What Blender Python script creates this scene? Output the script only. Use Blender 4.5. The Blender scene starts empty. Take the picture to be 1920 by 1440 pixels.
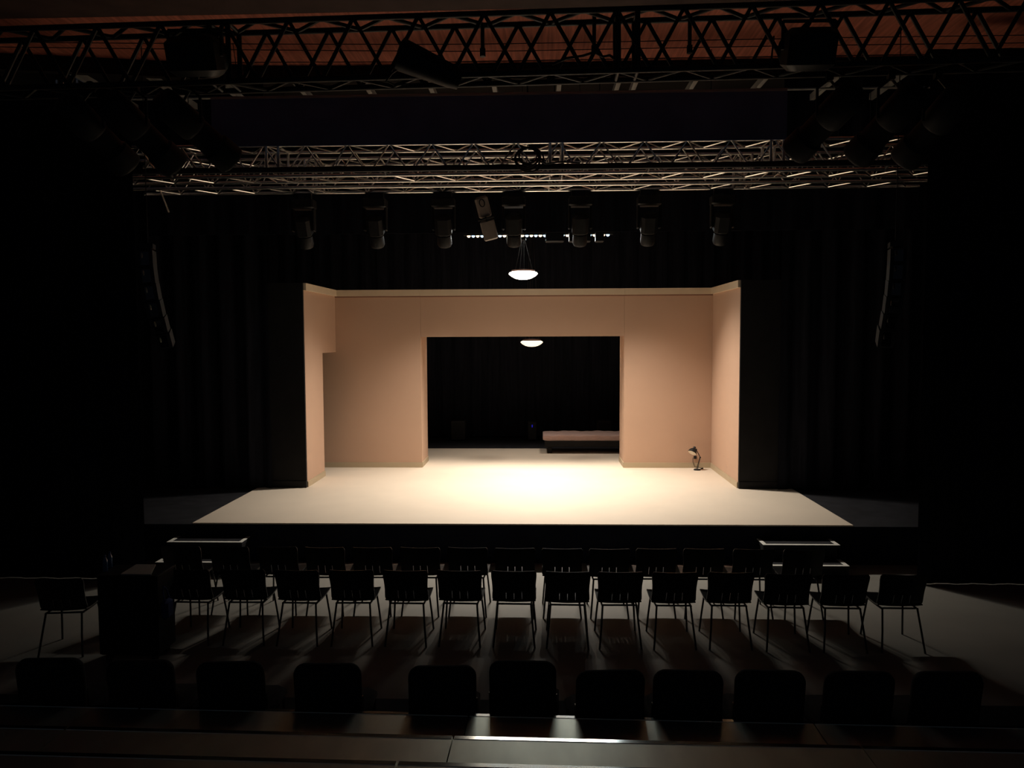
import bpy, math, random
from mathutils import Vector, Matrix, Euler
random.seed(7)
SC = bpy.context.scene
COL = SC.collection
PI = math.pi

# ------------------------------------------------------------------ camera
F = 1450.0                                   # focal length in pixels of the 1920 x 1440 frame
CAM = Vector((0, 0, 3.21))
YAW, PITCH, ROLL = math.radians(1.97), math.radians(3.47), math.radians(0.25)
RC = (Matrix.Rotation(YAW, 3, 'Z') @ Matrix.Rotation(PI / 2 - PITCH, 3, 'X') @ Matrix.Rotation(-ROLL, 3, 'Z'))
cd = bpy.data.cameras.new('camera')
cd.sensor_width = 36.0
cd.lens = 36.0 * F / 1920.0
cd.clip_start = 0.05
cam = bpy.data.objects.new('camera', cd)
cam.matrix_world = Matrix.Translation(CAM) @ RC.to_4x4()
COL.objects.link(cam)
SC.camera = cam


def P(px, py, d):
    """the point of the plane y = d that a measured pixel of the photograph looks at"""
    v = RC @ Vector(((px - 960) / F, -(py - 720) / F, -1))
    return CAM + v * (d / v.y)


def X(px, d, py=720):
    return P(px, py, d).x


# ------------------------------------------------------------------ world and exposure
w = bpy.data.worlds.new('world')
SC.world = w
w.use_nodes = True
w.node_tree.nodes['Background'].inputs[0].default_value = (0.55, 0.7, 1.0, 1)
w.node_tree.nodes['Background'].inputs[1].default_value = 0.018
SC.view_settings.view_transform = 'Standard'
SC.view_settings.look = 'None'
SC.view_settings.exposure = 0.0
SC.view_settings.gamma = 1.0
SC.view_settings.use_curve_mapping = False
BATTEN_W = 275.0           # watts of each narrow lamp in the light batten
WIDE_W = 12.0              # watts of each wide lamp in the light batten
ADDED_FLOOD_W = 260.0            # watts of each lamp in the flood bar added over the bed
HEAD_W = 3.0             # watts of each moving light


# ------------------------------------------------------------------ materials
def mat(name, col, rough=0.6, metal=0.0, var=0.12, scale=6.0, bump=0.0, spec=0.5, stretch=(1, 1, 1), emit=None, emit_s=0.0, sheen=0.0):
    m = bpy.data.materials.new(name)
    m.use_nodes = True
    nt = m.node_tree
    b = nt.nodes['Principled BSDF']
    tc = nt.nodes.new('ShaderNodeTexCoord')
    mp = nt.nodes.new('ShaderNodeMapping')
    mp.inputs['Scale'].default_value = stretch
    nz = nt.nodes.new('ShaderNodeTexNoise')
    nz.inputs['Scale'].default_value = scale
    nz.inputs['Detail'].default_value = 4
    nt.links.new(tc.outputs['Object'], mp.inputs['Vector'])
    nt.links.new(mp.outputs['Vector'], nz.inputs['Vector'])
    rp = nt.nodes.new('ShaderNodeValToRGB')
    rp.color_ramp.elements[0].position = 0.3
    rp.color_ramp.elements[1].position = 0.7
    rp.color_ramp.elements[0].color = tuple(c * (1 - var) for c in col) + (1,)
    rp.color_ramp.elements[1].color = tuple(min(1, c * (1 + var)) for c in col) + (1,)
    nt.links.new(nz.outputs['Fac'], rp.inputs['Fac'])
    nt.links.new(rp.outputs['Color'], b.inputs['Base Color'])
    b.inputs['Roughness'].default_value = rough
    b.inputs['Metallic'].default_value = metal
    b.inputs['Specular IOR Level'].default_value = spec
    if sheen:
        b.inputs['Sheen Weight'].default_value = sheen
    if bump:
        bp = nt.nodes.new('ShaderNodeBump')
        bp.inputs['Strength'].default_value = bump
        bp.inputs['Distance'].default_value = 0.01
        nt.links.new(nz.outputs['Fac'], bp.inputs['Height'])
        nt.links.new(bp.outputs['Normal'], b.inputs['Normal'])
    if emit:
        b.inputs['Emission Color'].default_value = tuple(emit) + (1,)
        b.inputs['Emission Strength'].default_value = emit_s
    return m


M = {
    'tan': mat('tan_stage_vinyl', (0.74, 0.64, 0.52), 0.62, var=0.02, scale=2.0, spec=0.3),
    'wall': mat('tan_flat_paint', (0.56, 0.372, 0.268), 0.75, var=0.02, scale=1.2, spec=0.25),
    'trim': mat('trim_paint', (0.72, 0.59, 0.43), 0.55, var=0.02, scale=4, spec=0.3),
    'shadow_line': mat('red_brown_shadow_line', (0.20, 0.095, 0.06), 0.6, var=0.05, scale=6),  # dark tone standing for the shadow under the crown trim
    'base': mat('baseboard_paint', (0.50, 0.40, 0.27), 0.5, var=0.02, scale=4, spec=0.35),
    'black_paint': mat('black_paint', (0.012, 0.0115, 0.0125), 0.7, var=0.2, scale=5, spec=0.25),
    'black_floor': mat('black_stage_floor', (0.022, 0.022, 0.026), 0.6, var=0.25, scale=5, spec=0.25),
    'velvet': mat('black_velvet', (0.017, 0.018, 0.025), 0.95, var=0.3, scale=3, stretch=(6, 6, 0.4), spec=0.05),
    'skirt': mat('stage_skirt_cloth', (0.018, 0.02, 0.032), 0.9, var=0.2, scale=2, spec=0.05),
    'border': mat('black_border_cloth', (0.11, 0.17, 0.32), 0.9, var=0.15, scale=2, spec=0.05),
    'floor': mat('hall_floor', (0.29, 0.277, 0.245), 0.6, var=0.06, scale=1.5, spec=0.3),
    'ceil': mat('red_wood_ceiling', (0.44, 0.14, 0.092), 0.6, var=0.35, scale=3, stretch=(8, 0.35, 1), spec=0.2),
    'dark_ceil': mat('dark_ceiling', (0.02, 0.017, 0.016), 0.8, var=0.2, scale=2, spec=0.1),
    'brown_ceil': mat('brown_ceiling', (0.06, 0.036, 0.032), 0.7, var=0.2, scale=3, spec=0.2),
    'side': mat('dark_side_wall', (0.012, 0.012, 0.014), 0.85, var=0.2, scale=2, spec=0.1),
    'alu': mat('truss_aluminium', (0.86, 0.82, 0.77), 0.27, metal=1.0, var=0.08, scale=12),
    'truss_black': mat('black_truss_steel', (0.02, 0.02, 0.022), 0.5, var=0.2, scale=10, spec=0.3),
    'steel': mat('grid_steel', (0.30, 0.29, 0.27), 0.55, var=0.1, scale=8),
    'fix': mat('black_fixture_metal', (0.013, 0.013, 0.014), 0.5, var=0.2, scale=14, spec=0.22),
    'grey_fix': mat('grey_fixture_metal', (0.30, 0.25, 0.22), 0.5, var=0.08, scale=10),
    'lens': mat('dark_lens_glass', (0.01, 0.01, 0.014), 0.05, var=0.0, spec=0.8),
    'cord': mat('grey_lamp_cord', (0.07, 0.06, 0.055), 0.6, var=0.1, spec=0.2),
    'cable': mat('black_cable', (0.012, 0.012, 0.013), 0.6, var=0.1, spec=0.3),
    'chair': mat('black_chair_shell', (0.012, 0.012, 0.013), 0.38, var=0.2, scale=20, spec=0.4),
    'leg': mat('dark_chair_steel', (0.05, 0.05, 0.052), 0.35, metal=0.6, var=0.1, scale=20),
    'fabric': mat('black_seat_fabric', (0.02, 0.02, 0.021), 0.9, var=0.25, scale=60, bump=0.2, spec=0.1),
    'chrome': mat('chrome', (0.75, 0.75, 0.74), 0.18, metal=1.0, var=0.02),
    'deck': mat('tribune_aluminium_deck', (0.70, 0.72, 0.62), 0.33, metal=0.9, var=0.10, scale=2.5, stretch=(3, 1, 1)),
    'deck_edge': mat('tribune_edge_profile', (0.72, 0.70, 0.64), 0.13, metal=1.0, var=0.05, scale=8),
    'tape': mat('white_edge_tape', (0.80, 0.79, 0.72), 0.6, var=0.04, scale=20, spec=0.3),
    'satin': mat('pink_satin_cover', (0.50, 0.33, 0.29), 0.33, var=0.08, scale=5, bump=0.35, stretch=(1.2, 4, 4), spec=0.5, sheen=0.3),
    'bowl': mat('opal_bowl', (0.9, 0.88, 0.82), 0.4, var=0.0, emit=(1.0, 0.92, 0.80), emit_s=7.5),
    'bowl_warm': mat('warm_opal_bowl', (0.9, 0.86, 0.74), 0.4, var=0.0, emit=(1.0, 0.86, 0.62), emit_s=1.15),
    'rim': mat('brown_lamp_rim', (0.16, 0.09, 0.07), 0.4, var=0.1, metal=0.4),
    'led_w': mat('warm_led', (0.9, 0.8, 0.7), 0.3, var=0.0, emit=(1.0, 0.80, 0.55), emit_s=2.0),
    'led_c': mat('cool_led', (0.8, 0.9, 1.0), 0.3, var=0.0, emit=(0.50, 0.74, 1.0), emit_s=1.8),
    'blue_led': mat('blue_indicator', (0.0, 0.0, 0.3), 0.3, var=0.0, emit=(0.01, 0.01, 0.9), emit_s=0.25),
    'cream': mat('cream_enamel', (0.72, 0.64, 0.52), 0.4, var=0.02),
    'horn': mat('speaker_horn', (0.30, 0.29, 0.22), 0.3, var=0.05),
    'speaker': mat('speaker_cabinet', (0.03, 0.03, 0.03), 0.6, var=0.2, scale=30, spec=0.35),
    'paper': mat('paper', (0.42, 0.38, 0.33), 0.7, var=0.05, scale=12),
    'pet': mat('blue_water_bottle', (0.10, 0.18, 0.32), 0.15, var=0.1, spec=0.6),
    'blue_bag': mat('blue_fabric', (0.03, 0.045, 0.16), 0.8, var=0.2, scale=30),
}


# ------------------------------------------------------------------ mesh helpers
class MB:
    def __init__(self):
        self.v, self.f = [], []

    def add(self, vs, fs):
        o = len(self.v)
        self.v += [tuple(p) for p in vs]
        self.f += [tuple(i + o for i in q) for q in fs]
        return self

    def box(self, c, s, rot=None, taper=None):
        hx, hy, hz = s[0] / 2, s[1] / 2, s[2] / 2
        c = Vector(c)
        vs = []
        for dz in (-1, 1):
            k = taper if (taper and dz > 0) else 1.0
            for dx, dy in ((-1, -1), (1, -1), (1, 1), (-1, 1)):
                p = Vector((dx * hx * k, dy * hy * k, dz * hz))
                if rot is not None:
                    p = rot @ p
                vs.append(c + p)
        return self.add(vs, [(3, 2, 1, 0), (4, 5, 6, 7), (0, 1, 5, 4), (1, 2, 6, 5), (2, 3, 7, 6), (3, 0, 4, 7)])

    def rbox(self, c, s, r=0.01, rot=None):
        """box with chamfered edges"""
        hx, hy, hz = s[0] / 2, s[1] / 2, s[2] / 2
        r = min(r, hx * .9, hy * .9, hz * .9)
        c = Vector(c)
        rings = []
        for z, k in ((-hz, r), (-hz + r, 0), (hz - r, 0), (hz, r)):
            a, b = hx - k, hy - k
            q = r
            rings.append([(-a + q, -b, z), (a - q, -b, z), (a, -b + q, z), (a, b - q, z), (a - q, b, z), (-a + q, b, z), (-a, b - q, z), (-a, -b + q, z)])
        vs = []
        for rg in rings:
            for p in rg:
                p = Vector(p)
                if rot is not None:
                    p = rot @ p
                vs.append(c + p)
        fs = [tuple(range(7, -1, -1)), tuple(range(24, 32))]
        for i in range(3):
            for j in range(8):
                a, b = i * 8 + j, i * 8 + (j + 1) % 8
                fs.append((a, b, b + 8, a + 8))
        return self.add(vs, fs)

    def tube(self, pts, r, n=8, r2=None, closed=False):
        pts = [Vector(p) for p in pts]
        rings = []
        N = len(pts)
        up = None
        for i, p in enumerate(pts):
            if closed:
                t = (pts[(i + 1) % N] - pts[i - 1]).normalized()
            else:
                t = (pts[min(i + 1, N - 1)] - pts[max(i - 1, 0)]).normalized()
            if up is None:
                up = Vector((0, 0, 1)) if abs(t.z) < 0.9 else Vector((1, 0, 0))
            a = t.cross(up)
            if a.length < 1e-6:
                a = t.orthogonal()
            a.normalize()
            b = a.cross(t).normalized()
            up = b
            rr = r if r2 is None else r + (r2 - r) * i / max(1, N - 1)
            rings.append([p + a * rr * math.cos(2 * PI * k / n) + b * rr * math.sin(2 * PI * k / n) for k in range(n)])
        vs = [q for rg in rings for q in rg]
        fs = []
        L = N if closed else N - 1
        for i in range(L):
            for k in range(n):
                a, b = i * n + k, i * n + (k + 1) % n
                c2, d2 = ((i + 1) % N) * n + (k + 1) % n, ((i + 1) % N) * n + k
                fs.append((a, b, c2, d2))
        if not closed:
            fs.append(tuple(range(n - 1, -1, -1)))
            fs.append(tuple((N - 1) * n + k for k in range(n)))
        return self.add(vs, fs)

    def lathe(self, prof, n=24, mtx=None, cap=True):
        """profile of (radius, z) turned about z"""
        vs, fs = [], []
        for r, z in prof:
            for k in range(n):
                p = Vector((r * math.cos(2 * PI * k / n), r * math.sin(2 * PI * k / n), z))
                vs.append(mtx @ p if mtx is not None else p)
        for i in range(len(prof) - 1):
            for k in range(n):
                a, b = i * n + k, i * n + (k + 1) % n
                fs.append((a, b, b + n, a + n))
        if cap:
            fs.append(tuple(range(n - 1, -1, -1)))
            fs.append(tuple((len(prof) - 1) * n + k for k in range(n)))
        return self.add(vs, fs)

    def build(self, name, m, parent=None, smooth=35):
        me = bpy.data.meshes.new(name)
        me.from_pydata(self.v, [], self.f)
        me.update()
        me.materials.append(m)
        if smooth:
            me.polygons.foreach_set('use_smooth', [True] * len(me.polygons))
            me.set_sharp_from_angle(angle=math.radians(smooth))
        o = bpy.data.objects.new(name, me)
        COL.objects.link(o)
        if parent is not None:
            o.parent = parent
        return o


def tag(o, label, cat, group=None, kind=None):
    o['label'] = label
    o['category'] = cat
    if group:
        o['group'] = group
    if kind:
        o['kind'] = kind
    return o


def thing(name, loc, label, cat, group=None, rz=0.0):
    o = bpy.data.objects.new(name, None)
    COL.objects.link(o)
    o.empty_display_size = 0.1
    o.location = loc
    o.rotation_euler = (0, 0, rz)
    return tag(o, label, cat, group)


def dup(root, loc, label, rz=None, rot=None, group=None):
    r = root.copy()
    COL.objects.link(r)
    r.location = loc
    if rz is not None:
        r.rotation_euler = (0, 0, rz)
    if rot is not None:
        r.rotation_euler = rot
    r['label'] = label
    if group:
        r['group'] = group
    for ch in list(root.children):
        c = ch.copy()
        COL.objects.link(c)
        c.parent = r
        for g in list(ch.children):
            e = g.copy()
            COL.objects.link(e)
            e.parent = c
    return r


def struct(name, mb, m, smooth=0):
    o = mb.build(name, m, None, smooth)
    o['kind'] = 'structure'
    return o


ORD = ['first', 'second', 'third', 'fourth', 'fifth', 'sixth', 'seventh', 'eighth', 'ninth', 'tenth', 'eleventh', 'twelfth', 'thirteenth', 'fourteenth', 'fifteenth', 'sixteenth']

# ------------------------------------------------------------------ measured levels
ZS = 0.56            # stage height
DS = 10.84           # stage front edge
D1, D2 = 13.5, 15.6  # side walls of the set: near edge, back wall plane
ZT = P(980, 542, D2).z          # top of the set walls
XL = X(628, D2, 560)                 # left wall face
XR = X(1335, D2)                # right wall face
XJL, XJR = X(790, D2), X(1170, D2)
ZH = P(980, 631, D2).z          # underside of the header

# ------------------------------------------------------------------ large structure
struct('floor', MB().box((0, 10, -0.05), (19, 30, 0.1)), M['floor'])
struct('stage_floor', MB().box((-0.2, 16.6, (ZS - 0.02) / 2), (16.6, 2 * (16.6 - DS), ZS - 0.02)), M['black_floor'])
TX0, TX1 = X(361, DS, 982), X(1600, DS, 989)
tan = MB().box(((TX0 + TX1) / 2, (DS + 18.3) / 2, ZS - 0.01), (TX1 - TX0, 18.3 - DS, 0.02))
struct('stage_floor_covering', tan, M['tan'])
struct('wall_left', MB().box((-8.6, 12, 4), (0.2, 26, 8)), M['side'])
struct('wall_right', MB().box((8.2, 12, 4), (0.2, 26, 8)), M['side'])
struct('wall_back', MB().box((-0.2, 23, 4), (17, 0.2, 8)), M['side'])
ZC = 7.0
cl = MB()
pl = [(-8.5, 9.2), (8.1, 9.2), (8.1, 10.95), (-3.6, 10.95), (-8.5, 10.0)]
cl.add([(x, y, ZC) for x, y in pl] + [(x, y, ZC + 0.12) for x, y in pl],
       [(0, 4, 3, 2, 1), (5, 6, 7, 8, 9), (0, 1, 6, 5), (1, 2, 7, 6), (2, 3, 8, 7), (3, 4, 9, 8), (4, 0, 5, 9)])
struct('ceiling', cl, M['ceil'])
bm2 = MB()
bm2.box((0, 0, 6.895), (5.2, 0.1, 0.21), None)
ob2 = struct('ceiling_beam', bm2, M['dark_ceil'])
ob2.location = (-6.15, 10.5, 0)
ob2.rotation_euler = (0, 0, math.atan2(0.95, 4.9))
struct('ceiling_beam', MB().box((2.2, 11.0, 6.895), (11.8, 0.1, 0.21)), M['dark_ceil'])
struct('ceiling_front', MB().box((-0.2, 5.1, ZC + 0.06), (16.6, 8.19, 0.12)), M['brown_ceil'])
struct('ceiling_stage', MB().box((-0.2, 17, 8.3), (17, 12, 0.1)), M['dark_ceil'])


# ------------------------------------------------------------------ the set: tan flats
def flat_wall(name, label, corners_fn):
    t = thing(name, (0, 0, ZS), label, 'scenery wall', 'tan scenery walls')
    corners_fn(t)
    return t


def bx(x0, x1, y0, y1, z0, z1, mb=None):
    mb = mb or MB()
    return mb.box(((x0 + x1) / 2, (y0 + y1) / 2, (z0 + z1) / 2), (abs(x1 - x0), abs(y1 - y0), abs(z1 - z0)))


CH, BH, TH = 0.125, 0.105, 0.1      # crown height, baseboard height, wall thickness
ZTL = ZT - ZS                        # local heights above the stage
ZHL = ZH - ZS
ZOL = P(602, 662, 14.6).z - ZS       # left opening
DO = 14.62
def local_left(t):
    p = MB()
    bx(XL - TH, XL, D1, DO, 0, ZTL - 0.012, p)
    bx(XL - TH, XL, DO, D2 - 0.003, ZOL, ZTL - 0.012, p)
    p.build('panel', M['wall'], t, 0)
    bx(XL - TH, XL + 0.045, D1, D2, ZTL - CH, ZTL).build('crown_trim', M['trim'], t, 0)
    q = MB()
    bx(XL, XL + 0.018, D1, DO, 0, BH - 0.015, q)
    bx(XL, XL + 0.013, D1, DO, BH - 0.015, BH, q)
    q.build('baseboard', M['base'], t, 0)
def local_right(t):
    bx(XR, XR + TH, D1, D2 + TH, 0, ZTL - 0.012).build('panel', M['wall'], t, 0)
    bx(XR - 0.045, XR + TH, D1, D2 + TH, ZTL - CH, ZTL).build('crown_trim', M['trim'], t, 0)
    q = MB()
    bx(XR - 0.018, XR, D1, D2, 0, BH - 0.015, q)
    bx(XR - 0.013, XR, D1, D2, BH - 0.015, BH, q)
    q.build('baseboard', M['base'], t, 0)
JD = 0.85
def local_back(x0, x1, jx, s):
    def fn(t):
        bx(x0, x1, D2, D2 + TH, 0, ZTL - 0.012).build('panel', M['wall'], t, 0)
        a, b = (jx, jx - s * 0.06)
        r = MB()
        bx(min(a, b), max(a, b), D2 + TH + 0.002, D2 + JD, 0, ZHL, r)
        r.build('return_panel', M['wall'], t, 0)
        bx(x0, x1, D2 - 0.045, D2 + TH, ZTL - CH, ZTL).build('crown_trim', M['trim'], t, 0)
        bx(x0, x1, D2 - 0.012, D2, ZTL - CH - 0.024, ZTL - CH).build('trim_shadow_line', M['shadow_line'], t, 0)  # crown's shadow line, put in as a thin dark strip
        q = MB()
        bx(x0, x1, D2 - 0.018, D2, 0, BH - 0.015, q)
        bx(x0, x1, D2 - 0.013, D2, BH - 0.015, BH, q)
        q.build('baseboard', M['base'], t, 0)
        bx(jx, jx + s * 0.014, D2 + 0.002, D2 + JD, 0, BH).build('baseboard', M['base'], t, 0)
    return fn
flat_wall('scenery_wall', 'tan left side wall of the set with low passage cut at its back end', local_left)
flat_wall('scenery_wall', 'tan right side wall of the set behind the desk lamp', local_right)
flat_wall('scenery_wall', 'tan back panel of the set left of the wide dark opening', local_back(XL - 0.75, XJL - 0.003, XJL - 0.003, 1))
flat_wall('scenery_wall', 'tan back panel of the set right of the opening, behind the desk lamp', local_back(XJR + 0.003, XR - 0.003, XJR + 0.003, -1))
def local_header(t):
    p = MB()
    bx(XJL, XJR, D2 - 0.002, D2 + TH, ZHL, ZTL - 0.012, p)
    p.build('panel', M['wall'], t, 0)
    bx(XJL, XJR, D2 + TH, D2 + JD, ZHL, ZHL + 0.06).build('soffit', M['wall'], t, 0)
    bx(XJL, XJR, D2 - 0.045, D2 + TH, ZTL - CH, ZTL).build('crown_trim', M['trim'], t, 0)
    bx(XJL, XJR, D2 - 0.012, D2 - 0.002, ZTL - CH - 0.024, ZTL - CH).build('trim_shadow_line', M['shadow_line'], t, 0)
flat_wall('scenery_header', 'tan header panel spanning above the wide dark opening', local_header)

# black masking flats that face the hall
for x0, x1, lab in ((X(505, D1), XL, 'black masking flat at the left edge of the tan set'),
                    (XR, X(1462, D1), 'black masking flat at the right edge of the tan set')):
    t = thing('masking_flat', ((x0 + x1) / 2, D1 - 0.03, ZS), lab, 'masking flat', 'black masking flats')
    wd = abs(x1 - x0)
    MB().box((0, 0, ZTL * 0.5), (wd, 0.05, ZTL)).build('panel', M['black_paint'], t, 0)
    MB().box((0, -0.034, 0.06), (wd, 0.018, 0.12)).build('baseboard', M['black_paint'], t, 0)
# black edge caps on the set wall ends
# ------------------------------------------------------------------ curtains
def curtain(name, x0, x1, y, z0, z1, label, amp=0.06, per=0.42, m='velvet', cat='curtain', group=None, thick=0.012):
    n = max(8, int(abs(x1 - x0) / 0.05))
    mb = MB()
    ph = random.random() * 6
    front, back = [], []
    vs = []
    for i in range(n + 1):
        u = i / n
        x = x0 + (x1 - x0) * u
        s = math.sin(2 * PI * (x - x0) / per + ph) * 0.7 + math.sin(2 * PI * (x - x0) / (per * 0.37) + 1.3 * ph) * 0.25
        for z, k in ((z0, 1.0), (z0 + (z1 - z0) * 0.5, 0.8), (z1, 0.55)):
            vs.append((x, y + amp * s * k, z))
    for off in (0, thick):
        mb.v += [(a, b + off, c) for a, b, c in vs]
    K = len(vs)
    for i in range(n):
        for j in range(2):
            a = i * 3 + j
            mb.f.append((a, a + 3, a + 4, a + 1))
            mb.f.append((K + a, K + a + 1, K + a + 4, K + a + 3))
        mb.f.append((i * 3, K + i * 3, K + i * 3 + 3, i * 3 + 3))
        mb.f.append((i * 3 + 2, i * 3 + 5, K + i * 3 + 5, K + i * 3 + 2))
    o = mb.build(name, M[m], None, 60)
    return tag(o, label, cat, group)


curtain('back_curtain', -8.2, 7.9, 20.6, ZS, 8.2, 'black full width curtain hanging behind the bed at the back of the stage', group='black stage curtains')
curtain('leg_curtain', -8.3, X(504, 13.36), 13.42, ZS, 7.6, 'black folded curtain beside the left masking flat', group='black stage curtains')
curtain('leg_curtain', X(1463, 13.36), 7.9, 13.42, ZS, 7.6, 'black folded curtain beside the right masking flat', group='black stage curtains')
curtain('side_curtain', -8.4, X(268, 10.1), 10.0, 0.01, 6.5, 'black curtain left of the stage front, behind the left speaker column', amp=0.022, group='black stage curtains')
curtain('side_curtain', X(1722, 10.1), 8.0, 10.0, 0.01, 6.75, 'black curtain right of the stage front, behind the right speaker column', amp=0.022, group='black stage curtains')
DB = 10.55
b0, b1 = P(395, 183, DB), P(1475, 265, DB)
curtain('border_curtain', b0.x, b1.x, DB, P(960, 268, DB).z, P(960, 176, DB).z, 'dark blue black border cloth hanging flat above the stage trusses', amp=0.004, per=1.4, m='border', group='black borders')
curtain('border_curtain', -6.5, 6.3, 12.75, P(960, 436, 12.75).z, P(960, 300, 12.75).z, 'black border cloth hanging behind the row of moving lights', amp=0.03, per=0.6, group='black borders')
for o in [o for o in bpy.data.objects if o.name.startswith('border_curtain')]:
    zz = max(v.co.z for v in o.data.vertices)
    yy = o.data.vertices[0].co.y
    xs_ = [v.co.x for v in o.data.vertices]
    MB().tube([(min(xs_), yy + 0.006, zz), (max(xs_), yy + 0.006, zz)], 0.02, 8).build('top_pipe', M['truss_black'] if yy > 12 else M['steel'], o)
    for x in (min(xs_) + 1.0, max(xs_) - 1.0):
        MB().tube([(x, yy + 0.006, zz), (x, yy + 0.006, (8.26 if yy > 11.1 else 7.02))], 0.005, 5).build('hanging_wire', M['cable'], o)
curtain('stage_skirt', -5.9, 5.5, DS - 0.012, 0.005, ZS - 0.025, 'black cloth skirt covering the front of the stage', amp=0.004, per=0.5, m='skirt', cat='stage skirt', thick=0.004)


# ------------------------------------------------------------------ trusses
def lattice(mb, A, B, C, D, per, r, phase=0.0):
    """zigzag between edge A-B and edge C-D"""
    A, B, C, D = map(Vector, (A, B, C, D))
    L = (B - A).length
    n = int(L / (per / 2))
    for i in range(n):
        u0, u1 = i * (per / 2) / L, (i + 1) * (per / 2) / L
        if i % 2 == int(phase):
            mb.tube([A.lerp(B, u0), C.lerp(D, u1)], r, 6)
        else:
            mb.tube([C.lerp(D, u0), A.lerp(B, u1)], r, 6)


def box_truss(name, label, length, wd, ht, per, R, r, m, group, loc, rot=(0, 0, 0), joins=(), phases=(0, 1, 0, 1)):
    """along local x from 0; width along y; height along z"""
    t = thing(name, loc, label, 'truss', group)
    t.rotation_euler = rot
    c = [(0, 0), (wd, 0), (wd, ht), (0, ht)]
    for y, z in c:
        MB().tube([(0, y, z), (length, y, z)], R, 10).build('chord', m, t, 60)
    for k in range(4):
        (y0, z0), (y1, z1) = c[k], c[(k + 1) % 4]
        mb = MB()
        lattice(mb, (0, y0, z0), (length, y0, z0), (0, y1, z1), (length, y1, z1), per, r, phases[k])
        mb.build('lacing', m, t, 60)
    for x in joins:
        mb = MB()
        for dx in (-0.085, 0.085):
            mb.tube([(x + dx, 0, 0), (x + dx, 0, ht)], R * .95, 8)
            mb.tube([(x + dx, wd, 0), (x + dx, wd, ht)], R * .95, 8)
            mb.tube([(x + dx, 0, 0), (x + dx, wd, 0)], r, 8)
            mb.tube([(x + dx, 0, ht), (x + dx, wd, ht)], r, 8)
        mb.build('end_frame', m, t, 60)
    return t


# front truss over the hall
DF = 7.0
fl, fr = P(40, 138 + 30, DF), P(1960, 100, DF)
pb, ptp = P(960, 138, DF), P(960, 24, DF)
FH = ptp.z - pb.z
rzf = math.radians(1.0)
fx0 = X(-30, DF)
FLEN = X(1950, DF) - fx0
ft = box_truss('lighting_truss', 'black box truss crossing the hall in front of the red ceiling', FLEN, 0.26, FH, 0.585, 0.026, 0.0185, M['truss_black'], 'lighting trusses',
               (fx0, DF + 0.06, pb.z - 0.04), (0, -math.radians(0.5), math.radians(-0.6)), joins=(X(425, DF) - fx0, X(1175, DF) - fx0), phases=(0, 0, 0, 0))
# stage trusses
ZB, ZTT = 5.46, 5.88
for d, lab, ph in ((10.8, 'aluminium box truss over the stage front, below the border cloth', (0, 1, 1, 0)), (11.62, 'aluminium box truss carrying the row of moving lights', (1, 0, 0, 1))):
    box_truss('lighting_truss', lab, 11.9, 0.42, ZTT - ZB, 0.585, 0.025, 0.0125, M['alu'], 'lighting trusses', (-6.15, d, ZB), joins=(2.46 if d < 11 else 2.75, 6.4, 9.4 if d < 11 else 9.2), phases=ph)
for o in [o for o in bpy.data.objects if o.name.startswith('lighting_truss') and o.location.y > 9]:
    for x in (1.2, 6.0, 10.6):
        MB().tube([(x, 0.21, ZTT - ZB), (x, 0.21, 8.26 - ZB)], 0.006, 5).build('hanging_wire', M['cable'], o)
        MB().tube([(x, 0, ZTT - ZB), (x, 0.42, ZTT - ZB)], 0.014, 6).build('hanging_bar', M['alu'], o)
for px, lab in ((141, 'vertical truss tower at the left end of the stage trusses'), (1828, 'vertical truss tower at the right end of the stage trusses')):
    box_truss('truss_tower', lab, 6.9, 0.3, 0.3, 0.5, 0.022, 0.011, M['alu'], 'truss towers', (X(px, 11.3, 270) + 0.15, 11.15, 0.03), (0, -PI / 2, 0))
# pipe with cables on the front of the near stage truss
t = thing('cable_tray', (-6.1, 10.66, 5.50), 'black pipe wrapped with cables along the front stage truss', 'pipe')
MB().tube([(0, 0, 0), (11.8, 0, 0)], 0.03, 8).build('pipe', M['truss_black'], t)
for x in (1.0, 4.0, 7.6, 10.8):
    MB().tube([(x, 0, 0), (x, 0.14, ZB - 5.50)], 0.02, 6).build('clamp', M['truss_black'], t)
for k in range(3):
    pts = []
    for i in range(60):
        x = 11.8 * i / 59
        pts.append((x, 0.02 * math.sin(i * 1.7 + k), 0.035 + 0.012 * math.sin(i * 1.1 + 2 * k)))
    MB().tube(pts, 0.011, 6).build('cable', M['cable'], t)

# pipes under the front truss chord and cables over the hall
for k, (ya, yb, dd) in enumerate(((73, 76, 7.9), (80, 92, 7.95), (110, 112, 8.0), (112, 126, 8.05), (120, 118, 8.1))):
    pts = []
    for i in range(17):
        u = i / 16
        px = -20 + 1960 * u
        y = ya + (yb - ya) * min(1, u * 2) - 26 * max(0, u - 0.45) * (1 + 0.2 * k) + 2 * math.sin(5 * u + k)
        pts.append(P(px, y + 6, dd))
    tag(MB().tube(pts, 0.0042, 5).build('cable', M['cable'], None),
        'thin black cable strung behind the front truss, ' + ORD[k] + ' from the top', 'cable', 'cables under the red ceiling')

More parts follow.
